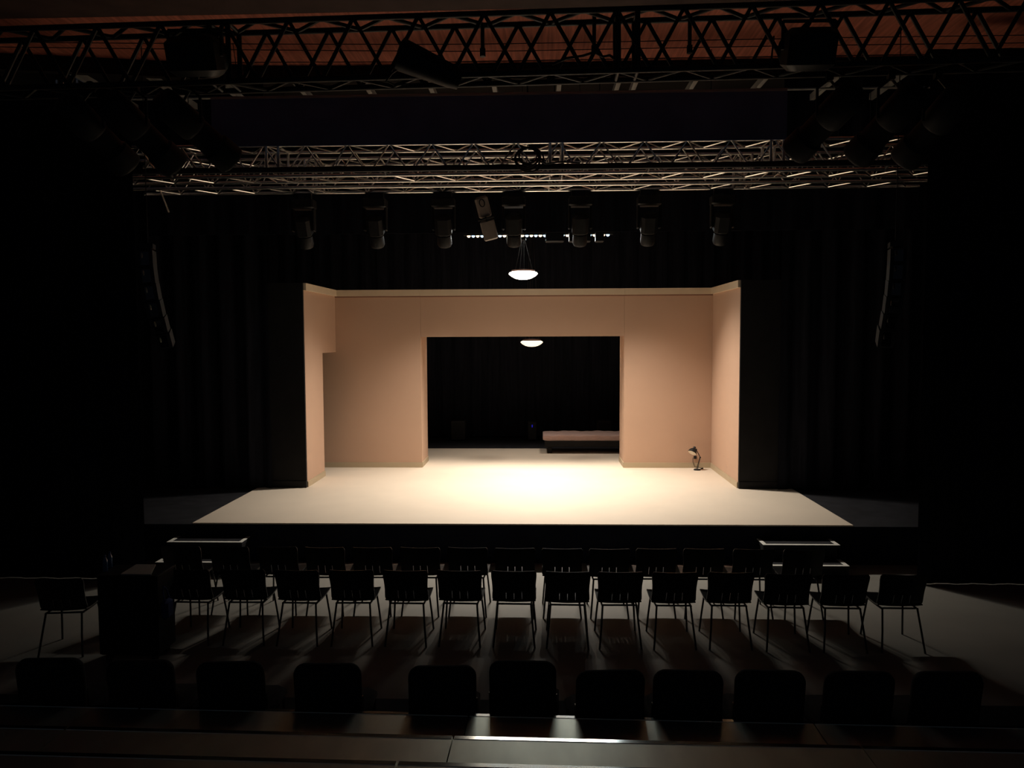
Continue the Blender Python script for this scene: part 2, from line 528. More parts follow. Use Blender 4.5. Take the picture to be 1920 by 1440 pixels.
# grid beams above the stage and the cross pipes
gb = None
for k, px in enumerate((200, 320, 430, 565, 690, 808, 927, 1048, 1158, 1190, 1300, 1428, 1560, 1680)):
    q = P(px, 168, 12.5)
    m_ = MB().box((0, 1.9, 0), (0.07, 3.8, 0.10))
    o = m_.build('grid_beam', M['steel'], None, 0)
    o.location = (q.x, 11.2, 7.2)
    tag(o, 'steel grid beam running to the back above the border, ' + ORD[k] + ' from the left', 'grid beam', 'roof grid beams')
for y, z, lab in ((11.95, 7.131, 'thin cross pipe below the roof grid, nearer the hall'), (12.72, 7.131, 'thin cross pipe below the roof grid, deeper over the stage')):
    tag(MB().tube([(-7, y, z), (7, y, z)], 0.02, 8).build('grid_pipe', M['steel'], None), lab, 'pipe', 'roof grid pipes')

# ------------------------------------------------------------------ LED batten: the light of the stage
DL = 14.5
lp = P(1010, 444, DL)
ZL = lp.z
lx0, lx1 = X(877, DL), X(1143, DL)
t = thing('light_batten', ((lx0 + lx1) / 2, DL, ZL), 'lit batten of small warm and cool lamps above the set', 'light batten')
hw = (lx1 - lx0) / 2
hb = MB()
hb.box((0, 0.0, 0.075), (2 * hw + 0.1, 0.13, 0.09))
hb.build('housing', M['fix'], t, 0)
NL = 32
for i in range(NL):
    x = -hw + 2 * hw * (i + 0.5) / NL
    prof = [(0.034 * math.cos(a), -0.034 * math.sin(a) + 0.03) for a in [0, .3, .6, .9, 1.2, 1.5]]
    prof.reverse()
    MB().lathe(prof, 12, Matrix.Translation((x, 0, 0))).build('lamp_lens', M['led_w' if i % 2 == 0 else 'led_c'], t)
for i in range(8):
    ld = bpy.data.lights.new('batten_lamp', 'SPOT')
    ld.energy = BATTEN_W
    ld.color = (1.0, 0.89, 0.76)
    ld.spot_size = math.radians(89)
    ld.spot_blend = 0.62
    ld.shadow_soft_size = 0.028
    lo = bpy.data.objects.new('batten_lamp', ld)
    COL.objects.link(lo)
    lo.parent = t
    lo.location = (-hw + 2 * hw * (i + 0.5) / 8, 0, -0.045)
    lo.rotation_euler = (math.radians(-15 + 3 * abs(i - 3.5) / 3.5), math.radians(17 - 34 * i / 7), 0)
for i in range(8):
    ld = bpy.data.lights.new('wide_lamp', 'SPOT')
    ld.energy = WIDE_W
    ld.color = (0.80, 0.95, 1.0) if i % 2 else (1.0, 0.93, 0.80)
    ld.spot_size = math.radians(160)
    ld.spot_blend = 0.7
    ld.shadow_soft_size = 0.028
    lo = bpy.data.objects.new('wide_lamp', ld)
    COL.objects.link(lo)
    lo.parent = t
    lo.location = (-hw + 2 * hw * (i + 0.9) / 8, -0.05, -0.05)
    lo.rotation_euler = (math.radians(-38), 0, 0)
# batten pipe
t2 = thing('batten_pipe', (0, DL, ZL + 0.15), 'thin black pipe carrying the lit batten', 'pipe')
MB().tube([(-5.2, 0, 0), (4.7, 0, 0)], 0.024, 8).build('pipe', M['steel'], t2)
for k, x in enumerate((-3.4, -1.2, 1.2, 3.2)):
    MB().tube([(x, 0, 0), (x, 0, 2.0)], 0.004, 5).build('suspension_wire', M['cable'], t2)


# ------------------------------------------------------------------ moving lights on the rear stage truss
def moving_light(loc, label, tilt):
    t = thing('moving_light', loc, label, 'stage light', 'moving lights on the rear truss')
    cb = MB()
    for sx in (-0.11, 0.11):
        cb.box((sx, 0, -0.035), (0.05, 0.06, 0.11))
    cb.build('clamp', M['fix'], t, 0)
    MB().rbox((0, 0, -0.16), (0.36, 0.24, 0.15), 0.02).build('base', M['fix'], t)
    for sx in (-1, 1):
        MB().rbox((sx * 0.165, 0, -0.40), (0.035, 0.12, 0.36), 0.012).build('yoke_arm', M['fix'], t)
    R = Matrix.Rotation(tilt, 3, 'X')
    hd = MB()
    c = Vector((0, 0, -0.50))
    hd.rbox(c + R @ Vector((0, 0, 0.0)), (0.25, 0.25, 0.34), 0.05, R)
    mt = Matrix.Translation(c) @ R.to_4x4()
    hd.lathe([(0.11, -0.16), (0.115, -0.30), (0.095, -0.34)], 20, mt)
    ho = hd.build('head', M['fix'], t)
    MB().lathe([(0.085, -0.345), (0.06, -0.356), (0.02, -0.36)], 20, mt).build('lens', M['lens'], ho)
    ld = bpy.data.lights.new('head_lamp', 'SPOT')
    ld.energy = HEAD_W
    ld.color = (1.0, 0.89, 0.76)
    ld.spot_size = math.radians(130)
    ld.spot_blend = 1.0
    ld.shadow_soft_size = 0.06
    lo = bpy.data.objects.new('head_lamp', ld)
    COL.objects.link(lo)
    lo.parent = t
    lo.location = c + R @ Vector((0, 0, -0.44))
    lo.rotation_euler = (tilt, 0, 0)
    return t


ml_px = (568, 703, 831, 963, 1088, 1217, 1355)
ml0 = None
for k, px in enumerate(ml_px):
    q = P(px, 357, 12.05)
    lab = ('black moving light hanging under the rear stage truss, ' + ORD[k] + ' from the left')
    if ml0 is None:
        ml0 = moving_light((q.x, 12.05, ZB - 0.02), lab, math.radians(28))
    else:
        dup(ml0, (q.x, 12.05, ZB - 0.02), lab)

# unseen flood bar over the bed, added to light the floor behind the opening
t = thing('added_floodlight', (-0.2, 17.8, 5.95), 'unseen black flood bar added high over the bed to light the floor behind the header', 'stage light')
MB().rbox((0, 0, 0.08), (2.9, 0.3, 0.14), 0.02).build('housing', M['fix'], t)
MB().tube([(0, 0, 0.14), (0, 0, 2.3)], 0.006, 6).build('suspension_wire', M['cable'], t)
for sx in (-1.2, 1.2):
    ld = bpy.data.lights.new('added_flood_lamp', 'SPOT')
    ld.energy = ADDED_FLOOD_W
    ld.color = (1.0, 0.89, 0.76)
    ld.spot_size = math.radians(84)
    ld.spot_blend = 1.0
    ld.shadow_soft_size = 0.25
    lo = bpy.data.objects.new('added_flood_lamp', ld)
    COL.objects.link(lo)
    lo.parent = t
    lo.location = (sx, 0, -0.27)
    lo.rotation_euler = (math.radians(-18), 0, 0)

# grey spotlight in front of the batten
q = P(905, 450, 12.5)
t = thing('spotlight', (q.x, 12.5, q.z + 0.57), 'light grey spotlight with a black yoke, hanging in front of the lit batten', 'stage light')
R = Matrix.Rotation(math.radians(-14), 3, 'Y') @ Matrix.Rotation(math.radians(12), 3, 'X')
g = MB()
g.rbox(R @ Vector((0, 0, -0.42)), (0.23, 0.20, 0.32), 0.02, R)
gb_ = g.build('body', M['grey_fix'], t)
g = MB()
g.rbox(R @ Vector((0, 0, -0.05)), (0.21, 0.19, 0.34), 0.03, R)
g.build('lamp_housing', M['grey_fix'], t)
g = MB()
for s in (-1, 1):
    g.tube([R @ Vector((s * 0.13, 0, -0.24)), (s * 0.13, 0, 0.0), (s * 0.05, 0.02, 0.2), (0, -0.1, 0.26), (0, -0.46, ZB - q.z - 0.57)], 0.012, 6)
g.tube([R @ Vector((-0.13, -0.11, -0.23)), R @ Vector((0.13, -0.11, -0.23))], 0.018, 6)
g.tube([R @ Vector((0, -0.115, -0.2)), R @ Vector((0, -0.115, -0.28))], 0.014, 6)
g.build('yoke', M['fix'], t)
g = MB()
g.tube([R @ Vector((0.04 * math.cos(a), -0.12, 0.06 * math.sin(a) + 0.02)) for a in [i * PI / 5 for i in range(10)]], 0.009, 5, closed=True)
g.build('safety_cable', M['cable'], t)

# small fixtures that sit under the lit batten
for k, (px, wd, lab) in enumerate(((1040, 34, 'small black lamp box in front of the lit batten, right of the hanging pendant'),
                                   (1087, 40, 'wide black lamp box in front of the lit batten near its right end'),
                                   (1124, 16, 'narrow black lamp box in front of the last two lit batten lamps'))):
    q = P(px, 445, 13.5)
    ww = wd / F * 13.5
    t = thing('lamp_box', (q.x, 13.5, q.z + 0.12), lab, 'stage light', 'lamp boxes at the batten')
    MB().rbox((0, 0, -0.12), (ww, 0.16, 0.17), 0.015).build('body', M['fix'], t)
    MB().tube([(0, 0, -0.04), (0, 0.0, 8.26 - q.z - 0.12)], 0.008, 6).build('hanging_rod', M['cable'], t)


# ------------------------------------------------------------------ profile spots under the front truss
def profile_spot(label, lens_px, back_px, d0, d1, group):
    a = P(back_px[0], back_px[1], d0)
    b = P(lens_px[0], lens_px[1], d1)
    ax = (b - a)
    L = ax.length
    t = thing('profile_spotlight', a, label, 'stage light', group)
    R = Vector((0, 0, 1)).rotation_difference(ax.normalized()).to_matrix()
    mt = R.to_4x4()
    m_ = MB()
    m_.lathe([(0.06, -0.06), (0.125, -0.03), (0.14, 0.02), (0.14, L * 0.42), (0.12, L * 0.46)], 20, mt)
    m_.build('lamp_housing', M['fix'], t)
    m_ = MB()
    m_.lathe([(0.125, L * 0.44), (0.125, L * 0.72), (0.145, L * 0.75), (0.15, L * 0.97), (0.14, L)], 20, mt)
    br = m_.build('lens_barrel', M['fix'], t)
    m_ = MB()
    m_.lathe([(0.135, L * 0.985), (0.07, L * 1.0), (0.02, L * 1.005)], 20, mt)
    m_.build('lens', M['lens'], br)
    # yoke up to the truss
    mid = R @ Vector((0, 0, L * 0.40))
    side = ax.cross(Vector((0, 0, 1))).normalized()
    top = Vector((mid.x, mid.y, 0)) + Vector((0, 0, max(0.15, pb.z - 0.02 - a.z)))
    yk = MB()
    for s in (-1, 1):
        yk.tube([mid + side * s * 0.155, mid + side * s * 0.155 + (top - mid) * 0.7, top], 0.013, 6)
    yk.build('yoke', M['fix'], t)
    MB().rbox(top + Vector((0, 0, 0.03)), (0.06, 0.07, 0.10), 0.01).build('clamp', M['fix'], t)
    return t


for k, (lp_, bp_) in enumerate((((435, 302), (305, 190)), ((330, 312), (205, 190)), ((240, 312), (125, 195)))):
    profile_spot(('black profile spotlight under the left half of the front truss, ' + ('nearest the middle', 'second from the middle', 'farthest left')[k]),
                 lp_, bp_, 7.0, 7.55, 'profile spots under the front truss')
for k, (lp_, bp_) in enumerate((((1490, 285), (1600, 175)), ((1605, 295), (1715, 175)), ((1695, 300), (1800, 180)))):
    profile_spot(('black profile spotlight under the right half of the front truss, ' + ('nearest the middle', 'second from the middle', 'farthest right')[k]),
                 lp_, bp_, 7.0, 7.55, 'profile spots under the front truss')


def fresnel(px0, py0, px1, py1, label, d=6.58, tilt=20):
    a, b = P(px0, py0, d), P(px1, py1, d)
    c = (a + b) / 2
    wd, ht = abs(b.x - a.x), abs(a.z - b.z)
    t = thing('fresnel_spotlight', (c.x, d, c.z), label, 'stage light', 'large spotlights in the front truss')
    R = Matrix.Rotation(math.radians(tilt), 3, 'X')
    m_ = MB()
    m_.rbox((0, 0, 0), (wd * 0.86, 0.30, ht * 0.8), 0.05, R)
    m_.lathe([(wd * .36, 0.12), (wd * .38, 0.3), (wd * .33, 0.32)], 20, R.to_4x4() @ Matrix.Rotation(-PI / 2, 4, 'X'))
    bo = m_.build('body', M['fix'], t)
    fl_ = MB()
    for s in (-1, 1):
        fl_.box(R @ Vector((s * wd * 0.45, 0.33, -0.02)), (0.006, 0.12, ht * 0.62), R @ Matrix.Rotation(s * 0.35, 3, 'Z'))
    fl_.build('barn_door', M['fix'], bo, 0)
    yk = MB()
    for s in (-1, 1):
        yk.tube([(s * wd * 0.47, 0, 0), (s * wd * 0.47, 0, ht * 0.55)], 0.014, 6)
    yk.tube([(-wd * 0.47, 0, ht * 0.55), (wd * 0.47, 0, ht * 0.55)], 0.014, 6)
    yk.build('yoke', M['fix'], t)
    cl_ = MB().rbox((0, 0.47, ht * 0.55 + 0.02), (0.06, 0.09, 0.12), 0.01)
    cl_.tube([(0, 0, ht * 0.55), (0, 0.45, ht * 0.55 + 0.02)], 0.016, 6)
    cl_.build('clamp', M['fix'], t)
    return t


fresnel(312, 62, 420, 150, 'large black spotlight hanging in the left part of the front truss')
fresnel(1465, 45, 1568, 140, 'large black spotlight hanging in the right part of the front truss')
# tilted profile in the middle of the front truss
a, b = P(760, 106, 6.66), P(862, 150, 6.8)
t = thing('profile_spotlight', a, 'black tapered spotlight lying tilted in the middle of the front truss', 'stage light', 'large spotlights in the front truss')
ax = b - a
mt = Vector((0, 0, 1)).rotation_difference(ax.normalized()).to_matrix().to_4x4()
MB().lathe([(0.09, -0.075), (0.135, -0.055), (0.125, 0.10), (0.10, ax.length * 0.8), (0.085, ax.length)], 20, mt).build('body', M['fix'], t)
MB().lathe([(0.08, ax.length + 0.001), (0.03, ax.length + 0.008)], 20, mt).build('lens', M['lens'], t)
yk = MB()
yk.tube([(0.2, 0.1, -0.06), (0.2, 0.2, -0.03), (0.2, 0.42, -0.02)], 0.02, 6)
yk.build('clamp', M['fix'], t)
cb = MB().tube([Vector((-0.05, -0.02, -0.1)), (-0.12, 0, -0.14), (-0.17, 0.03, -0.19), (-0.12, 0.1, -0.2), (0.0, 0.15, -0.18)], 0.009, 6)
cb.build('power_cable', M['cable'], t)

# short pipes and a cable loop hanging from the front truss
for px, y0, y1, lab in ((905, 45, 104, 'short black drop pipe hanging in the front truss left of its middle joint'), (1293, 30, 98, 'short black drop pipe hanging in the front truss right of its middle joint'),
                        (1114, 20, 98, 'black drop pipe with a looped cable in the front truss')):
    a, b = P(px, y0, 7.2), P(px, y1, 7.2)
    t = thing('drop_pipe', b, lab, 'pipe', 'drop pipes in the front truss')
    MB().tube([(0, 0, 0), (0, 0, a.z - b.z)], 0.018, 8).build('pipe', M['truss_black'], t)
    MB().lathe([(0.026, -0.01), (0.026, 0.06)], 10).build('end_cap', M['fix'], t)
    if px == 1114:
        MB().tube([(-0.38, 0, -0.1), (-0.25, 0, -0.05), (-0.1, 0, -0.03), (0, 0, 0.0), (0.08, 0, -0.04), (0.14, 0, -0.03), (0.2, 0, -0.07), (0.24, 0, -0.13)], 0.012, 6).build('cable', M['cable'], t)

# cable coil on the near stage truss
q = P(990, 292, 10.55)
t = thing('cable_coil', q, 'black coil of cable hanging on the front stage truss at the middle', 'cable')
for k in range(5):
    rr = 0.12 + 0.018 * k
    MB().tube([(rr * math.cos(a) + 0.02 * math.sin(k * 2), 0.012 * k, rr * 0.85 * math.sin(a) - 0.01 * k) for a in [i * 2 * PI / 20 for i in range(20)]], 0.012, 6, closed=True).build('loop', M['cable'], t)
MB().tube([(0.0, 0.0, -0.12), (0.0, 0.12, 5.5 - q.z + 0.0)], 0.02, 6).build('strap', M['cable'], t)
MB().tube([(0.1, 0.0, -0.05), (0.25, 0.0, -0.11), (0.45, 0.02, -0.08), (0.7, 0.03, -0.10)], 0.011, 6).build('cable_tail', M['cable'], t)

# brace pipe under the left end of the stage truss
a, b = P(302, 360, 11.62), P(317, 399, 11.62)
a = Vector((a.x - 0.02, 11.62, ZB))
tag(MB().tube([a, b], 0.014, 8).build('brace_pipe', M['alu'], None), 'short slanted metal pipe hanging below the left end of the stage truss', 'pipe')


# ------------------------------------------------------------------ line arrays
def line_array(pts, side, label, d):
    top = P(*pts[0], d)
    t = thing('line_array', top, label, 'loudspeaker', 'hanging speaker columns')
    n = len(pts) - 1
    MB().box((0, 0.1, 0.05), (0.15, 0.2, 0.06), Matrix.Rotation(side * math.radians(16), 3, 'Z')).build('flying_frame', M['truss_black'], t, 0)
    MB().tube([(0, 0.1, 0.1), (0, 0.1, 7.02 - top.z)], 0.006, 6).build('suspension_wire', M['cable'], t)
    for i in range(n):
        a, b = P(*pts[i], d) - top, P(*pts[i + 1], d) - top
        c = (a + b) / 2
        h = (a - b).length * 0.96
        tl = math.radians(2 + 6 * i)
        lean = math.atan2(b.x - a.x, a.z - b.z)
        R = Matrix.Rotation(-lean, 3, 'Y') @ Matrix.Rotation(side * math.radians(16), 3, 'Z') @ Matrix.Rotation(tl * 0.6, 3, 'X')
        c.y = 0.05 * i * i * 0.12
        bd = MB()
        bd.box(c + R @ Vector((0, 0.14, 0)), (0.185, 0.26, h), R)
        cab = bd.build('cabinet', M['speaker'], t, 0)
        gr = MB()
        gr.box(c + R @ Vector((0.03 * 0, 0.004, 0)), (0.10, 0.012, h * 0.78), R)
        gr.build('grille', M['lens'], cab, 0)
        hn = MB()
        hn.lathe([(0.022, 0), (0.012, 0.012)], 12, Matrix.Translation(c + R @ Vector((-0.03, -0.004, h * 0.18))) @ R.to_4x4() @ Matrix.Rotation(PI / 2, 4, 'X') @ Matrix.Scale(1.7, 4, (0, 1, 0)) @ Matrix.Scale(0.6, 4, (1, 0, 0)))
        hn.build('horn', M['horn'] if side > 0 else M['speaker'], cab)
    return t


line_array([(270, 468), (272, 501), (276, 533), (281, 565), (287, 597), (293, 627), (299, 656)], 1, 'black curved speaker column hanging left of the stage', 9.7)
line_array([(1686, 465), (1685, 493), (1683, 527), (1681, 557), (1678, 590), (1674, 620), (1671, 655)], -1, 'black curved speaker column hanging right of the stage', 9.7)


# ------------------------------------------------------------------ pendants
def pendant(px, py, d, wd_px, label, bm, zt):
    c = P(px, py, d)
    R_ = wd_px / 2 / F * d
    t = thing('pendant_lamp', c, label, 'pendant lamp', 'opal bowl pendants')
    MB().lathe([(0.02, -R_ * 0.34), (R_ * 0.3, -R_ * 0.325), (R_ * 0.55, -R_ * 0.26), (R_ * 0.8, -R_ * 0.13), (R_ * 0.96, -R_ * 0.0), (R_ * 1.0, R_ * 0.06), (R_ * 0.95, R_ * 0.14), (R_ * 0.8, R_ * 0.2)], 36).build('bowl', bm, t)
    MB().lathe([(R_ * 0.8, R_ * 0.20), (R_ * 0.81, R_ * 0.30), (R_ * 0.5, R_ * 0.33), (0.03, R_ * 0.35)], 36).build('rim', M['rim'], t)
    h = zt - c.z
    for a in (0.4, 2.5, 4.4):
        MB().tube([(R_ * 0.7 * math.cos(a), R_ * 0.7 * math.sin(a), R_ * 0.3), (0.03 * math.cos(a), 0.03 * math.sin(a), h)], 0.003, 5).build('cord', M['cord'], t)
    MB().tube([(0.015, 0, R_ * 0.3), (0.015, 0, h)], 0.004, 5).build('power_cord', M['cable'], t)
    MB().lathe([(0.05, h), (0.05, h + 0.03), (0.02, h + 0.05)], 16).build('canopy', M['fix'], t)
    MB().tube([(0, 0, h + 0.04), (0, 0, 8.26 - c.z)], 0.004, 5).build('hanging_wire', M['cable'], t)
    return t


pendant(981, 515, 13.4, 54, 'bright white glowing bowl pendant hanging above the set', M['bowl'], P(981, 450, 13.4).z)
pendant(997, 643, 17.2, 42, 'smaller looking glowing bowl pendant seen in the dark opening', M['bowl_warm'], 5.6)

# ------------------------------------------------------------------ bed
bxl = X(1018, 17.5)
t = thing('bed', (bxl + 1.05, 17.95, ZS), 'low bed with pinkish satin mattress on a black base, in the dark opening', 'bed')
W2, L2 = 1.05, 0.45
mb = MB()
nx, ny = 40, 12
z0, z1 = 0.29, 0.415
prof = [(-L2 + 0.03, z0), (-L2 - 0.005, z0 + 0.02), (-L2, z0 + 0.07), (-L2 + 0.015, z1 - 0.01), (-L2 + 0.05, z1)] + [(-L2 + 0.05 + (2 * L2 - 0.1) * j / 6, z1 + 0.012 * math.sin(PI * j / 6)) for j in range(1, 6)] + [(L2 - 0.05, z1), (L2 - 0.01, z1 - 0.015), (L2, z0 + 0.06), (L2 - 0.03, z0)]
vs = []
for i in range(nx + 1):
    u = i / nx
    x = -W2 + 2 * W2 * u
    e = min(1, min(u, 1 - u) * 30)
    for (y, z) in prof:
        wv = 0.006 * math.sin(9 * x + 14 * y) + 0.004 * math.sin(23 * x + 5 * y)
        zc = (z0 + z1) / 2
        vs.append((x, y * (0.95 + 0.05 * e) + wv * 0.6, zc + (z - zc) * (0.72 + 0.28 * e) + wv * (1 if z > z0 + .03 else 0)))
k = len(prof)
fs = []
for i in range(nx):
    for j in range(k):
        a_, b_ = i * k + j, i * k + (j + 1) % k
        fs.append((a_, b_, b_ + k, a_ + k))
fs.append(tuple(range(k - 1, -1, -1)))
fs.append(tuple(nx * k + j for j in range(k)))
MB().add(vs, fs).build('mattress', M['satin'], t, 50)
MB().rbox((0.01, 0, 0.215), (2 * W2 - 0.06, 2 * L2 - 0.05, 0.15), 0.012).build('base', M['black_paint'], t)
for sx in (-1, 1):
    for sy in (-1, 1):
        MB().rbox((sx * (W2 - 0.16), sy * (L2 - 0.1), 0.07), (0.09, 0.09, 0.14), 0.01).build('leg', M['black_paint'], t)

# ------------------------------------------------------------------ desk lamp and socket
dl = P(1307, 881, 15.33)
t = thing('desk_lamp', (dl.x, 15.33, ZS), 'small black jointed desk lamp standing on the floor by the right tan wall', 'desk lamp')
MB().lathe([(0.068, 0), (0.07, 0.012), (0.06, 0.022), (0.015, 0.028)], 28).build('base', M['fix'], t)
am = MB()
am.tube([(-0.006, 0, 0.02), (0.052, 0, 0.255)], 0.0075, 8)
am.tube([(0.012, 0, 0.02), (0.066, 0, 0.25)], 0.004, 6)
am.build('lower_arm', M['fix'], t)
MB().tube([(0.06, -0.014, 0.255), (0.06, 0.014, 0.255)], 0.014, 10).build('elbow_joint', M['fix'], t)
MB().tube([(0.06, 0, 0.255), (-0.02, 0, 0.41)], 0.0075, 8).build('upper_arm', M['fix'], t)
MB().tube([(-0.02, -0.016, 0.412), (-0.02, 0.016, 0.412)], 0.016, 10).build('head_joint', M['fix'], t)
mt = Matrix.Translation((-0.085, -0.01, 0.385)) @ Matrix.Rotation(math.radians(30), 4, 'Y') @ Matrix.Rotation(math.radians(-24), 4, 'X')
sh = MB().lathe([(0.088, -0.045), (0.082, -0.01), (0.062, 0.028), (0.034, 0.048), (0.026, 0.05), (0.026, 0.09), (0.016, 0.098)], 28, mt)
sho = sh.build('shade', M['fix'], t)
MB().lathe([(0.083, -0.0475), (0.05, -0.052), (0.01, -0.054)], 28, mt).build('shade_inside', M['cream'], sho)
MB().tube([(0.05, 0.03, 0.012), (0.09, 0.09, 0.01), (0.13, 0.15, 0.01), (0.10, 0.22, 0.008), (0.0, 0.235, 0.03), (-0.035, 0.242, 0.12), (-0.035, 0.25, 0.21)], 0.005, 6).build('power_cord', M['cable'], t)
MB().rbox((0.125, 0.12, 0.014), (0.075, 0.03, 0.022), 0.008, Matrix.Rotation(math.radians(50), 3, 'Z')).build('cord_switch', M['fix'], t)
so = P(1303.5, 857.5, D2 - 0.01)
t = thing('wall_socket', so, 'small black wall socket on the tan wall just behind the desk lamp', 'wall socket')
MB().rbox((0, 0, 0), (0.06, 0.018, 0.062), 0.006).build('plate', M['fix'], t)
MB().lathe([(0.018, 0), (0.018, 0.02)], 14, Matrix.Translation((0, -0.008, 0)) @ Matrix.Rotation(PI / 2, 4, 'X')).build('plug', M['fix'], t)

# dim boxes behind the opening
for px, lab, led in ((860, 'dim black loudspeaker box at the left behind the dark opening', False), (1132, 'dim black loudspeaker box standing behind the bed', False), (998, 'small black rack with a blue indicator light behind the opening', True)):
    q = P(px, 828, 19.9)
    t = thing('equipment_box', (q.x, 19.9, ZS - 0.02), lab, 'equipment box', 'boxes behind the opening')
    hh = 0.5 if not led else 0.46
    ww = 0.36 if not led else 0.22
    MB().rbox((0, 0, hh / 2 + 0.03), (ww, 0.3, hh), 0.015).build('cabinet', M['speaker'], t)
    MB().box((0, -0.152, hh / 2 + 0.03), (ww * 0.85, 0.01, hh * 0.85)).build('grille', M['fix'], t, 0)
    for s in (-1, 1):
        MB().box((s * ww * 0.35, 0, 0.015), (0.05, 0.26, 0.03)).build('foot', M['fix'], t, 0)
    if led:
        MB().rbox((0, -0.162, hh * 0.85), (0.03, 0.012, 0.07), 0.004).build('indicator', M['blue_led'], t)

# ------------------------------------------------------------------ stairs
ST_D = 0.33
def stairs(px0, px1, label):
    df = DS - ST_D
    x0, x1 = X(px0, df, 1017), X(px1, df, 1022)
    wd = x1 - x0
    t = thing('stage_steps', ((x0 + x1) / 2, DS - 0.03, 0), label, 'steps', 'black steps to the stage')
    for k, z in ((0, ZS - 0.19), (1, ZS - 0.38)):
        y1 = -ST_D * k
        y0 = y1 - ST_D
        MB().box((0, (y0 + y1) / 2, z - 0.02), (wd, ST_D - 0.004, 0.04)).build('tread', M['black_floor'], t, 0)
        tp = MB()
        tw = 0.055
        tp.box((0, y0 + tw / 2, z + 0.002), (wd, tw, 0.004))
        for s in (-1, 1):
            tp.box((s * (wd / 2 - tw / 2), (y0 + y1 + tw) / 2, z + 0.002), (tw, ST_D - tw, 0.004))
        tp.build('edge_tape', M['tape'], t, 0)
        MB().box((0, y0 + 0.02, (z - 0.04) / 2), (wd - 0.02, 0.02, z - 0.045)).build('riser', M['black_paint'], t, 0)
    for s in (-1, 1):
        MB().box((s * (wd / 2 - 0.02), -ST_D / 2, (ZS - 0.23) / 2), (0.03, ST_D - 0.02, ZS - 0.24)).build('side_panel', M['black_paint'], t, 0)
    return t


stairs(314, 455, 'black steps with white edge tape at the left of the stage front')
stairs(1430, 1574, 'black steps with white edge tape at the right of the stage front')


# ------------------------------------------------------------------ chairs
def shell_back(w, z0, z1, lean, th=0.012):
    """waisted, slightly curved backrest with three slots near its foot"""
    mb = MB()
    cols = [-1, -0.8, -0.372, -0.348, -0.17, -0.012, 0.012, 0.17, 0.348, 0.372, 0.8, 1]
    rows = [0, 0.09, 0.16, 0.36, 0.5, 0.65, 0.8, 0.93, 1.0]
    slots = {2, 5, 8}
    def pt(c, r, o):
        z = z0 + (z1 - z0) * r
        ww = w * (0.5 - 0.022 * math.sin(PI * min(1, r * 1.2)) + 0.006 * r)
        if r > 0.92:
            ww -= 0.018 * (r - 0.92) / 0.08
        if r < 0.1:
            ww -= 0.02 * (0.1 - r) / 0.1
        cv = 0.03 * (c * c)
        y = -lean * r * r + cv * 1.0 + 0.05 * (1 - r) ** 3
        return (c * ww, y + o, z)
    nc, nr = len(cols), len(rows)
    for o in (0, th):
        for r in rows:
            for c in cols:
                mb.v.append(pt(c, r, o))
    K = nc * nr
    def hole(i, j):
        return 0 <= i < nc - 1 and 0 <= j < nr - 1 and i in slots and j in (1, 2)
    for j in range(nr - 1):
        for i in range(nc - 1):
            a = j * nc + i
            if hole(i, j):
                continue
            mb.f.append((a, a + 1, a + nc + 1, a + nc))
            mb.f.append((K + a, K + a + nc, K + a + nc + 1, K + a + 1))
            for (di, dj, p, q) in ((-1, 0, a + nc, a), (1, 0, a + 1, a + nc + 1), (0, -1, a, a + 1), (0, 1, a + nc + 1, a + nc)):
                ii, jj = i + di, j + dj
                if ii < 0 or jj < 0 or ii >= nc - 1 or jj >= nr - 1 or hole(ii, jj):
                    mb.f.append((p, K + p, K + q, q))
    return mb


def make_chair(name, loc, label, cat, group, rz):
    t = thing(name, loc, label, cat, group, rz)
    w = 0.468
    shell_back(w, 0.455, 0.808, 0.06).build('backrest', M['chair'], t, 50)
    mb = MB()
    pr = [(0.055, 0.450), (0.12, 0.437), (0.25, 0.435), (0.38, 0.447), (0.44, 0.452), (0.475, 0.435)]
    n = len(pr)
    for o in (0, 0.014):
        for (y, z) in pr:
            for c in (-1, -0.6, 0, 0.6, 1):
                hw_ = 0.225 - (0.02 if y > 0.46 else 0)
                mb.v.append((c * hw_, y, z + o + 0.012 * c * c))
    K = n * 5
    for i in range(n - 1):
        for j in range(4):
            a = i * 5 + j
            mb.f.append((a, a + 5, a + 6, a + 1))
            mb.f.append((K + a, K + a + 1, K + a + 6, K + a + 5))
        a = i * 5
        mb.f.append((a, K + a, K + a + 5, a + 5))
        mb.f.append((a + 4, a + 9, K + a + 9, K + a + 4))
    for j in range(4):
        mb.f.append((j, j + 1, K + j + 1, K + j))
        b = (n - 1) * 5 + j
        mb.f.append((b, K + b, K + b + 1, b + 1))
    mb.build('seat', M['chair'], t, 50)
    for sx in (-1, 1):
        MB().tube([(sx * 0.175, 0.06, 0.425), (sx * 0.195, 0.0, 0.2), (sx * 0.215, -0.045, 0.002)], 0.0105, 8).build('leg', M['leg'], t)
        MB().tube([(sx * 0.185, 0.40, 0.425), (sx * 0.205, 0.44, 0.2), (sx * 0.22, 0.465, 0.002)], 0.0105, 8).build('leg', M['leg'], t)
    fr_ = MB()
    for sx in (-1, 1):
        fr_.tube([(sx * 0.178, 0.06, 0.423), (sx * 0.182, 0.23, 0.418), (sx * 0.185, 0.41, 0.423)], 0.0105, 8)
    fr_.tube([(-0.18, 0.10, 0.415), (0.18, 0.10, 0.415)], 0.010, 8)
    fr_.tube([(-0.18, 0.36, 0.415), (0.18, 0.36, 0.415)], 0.010, 8)
    fr_.build('seat_frame', M['leg'], t)
    return t


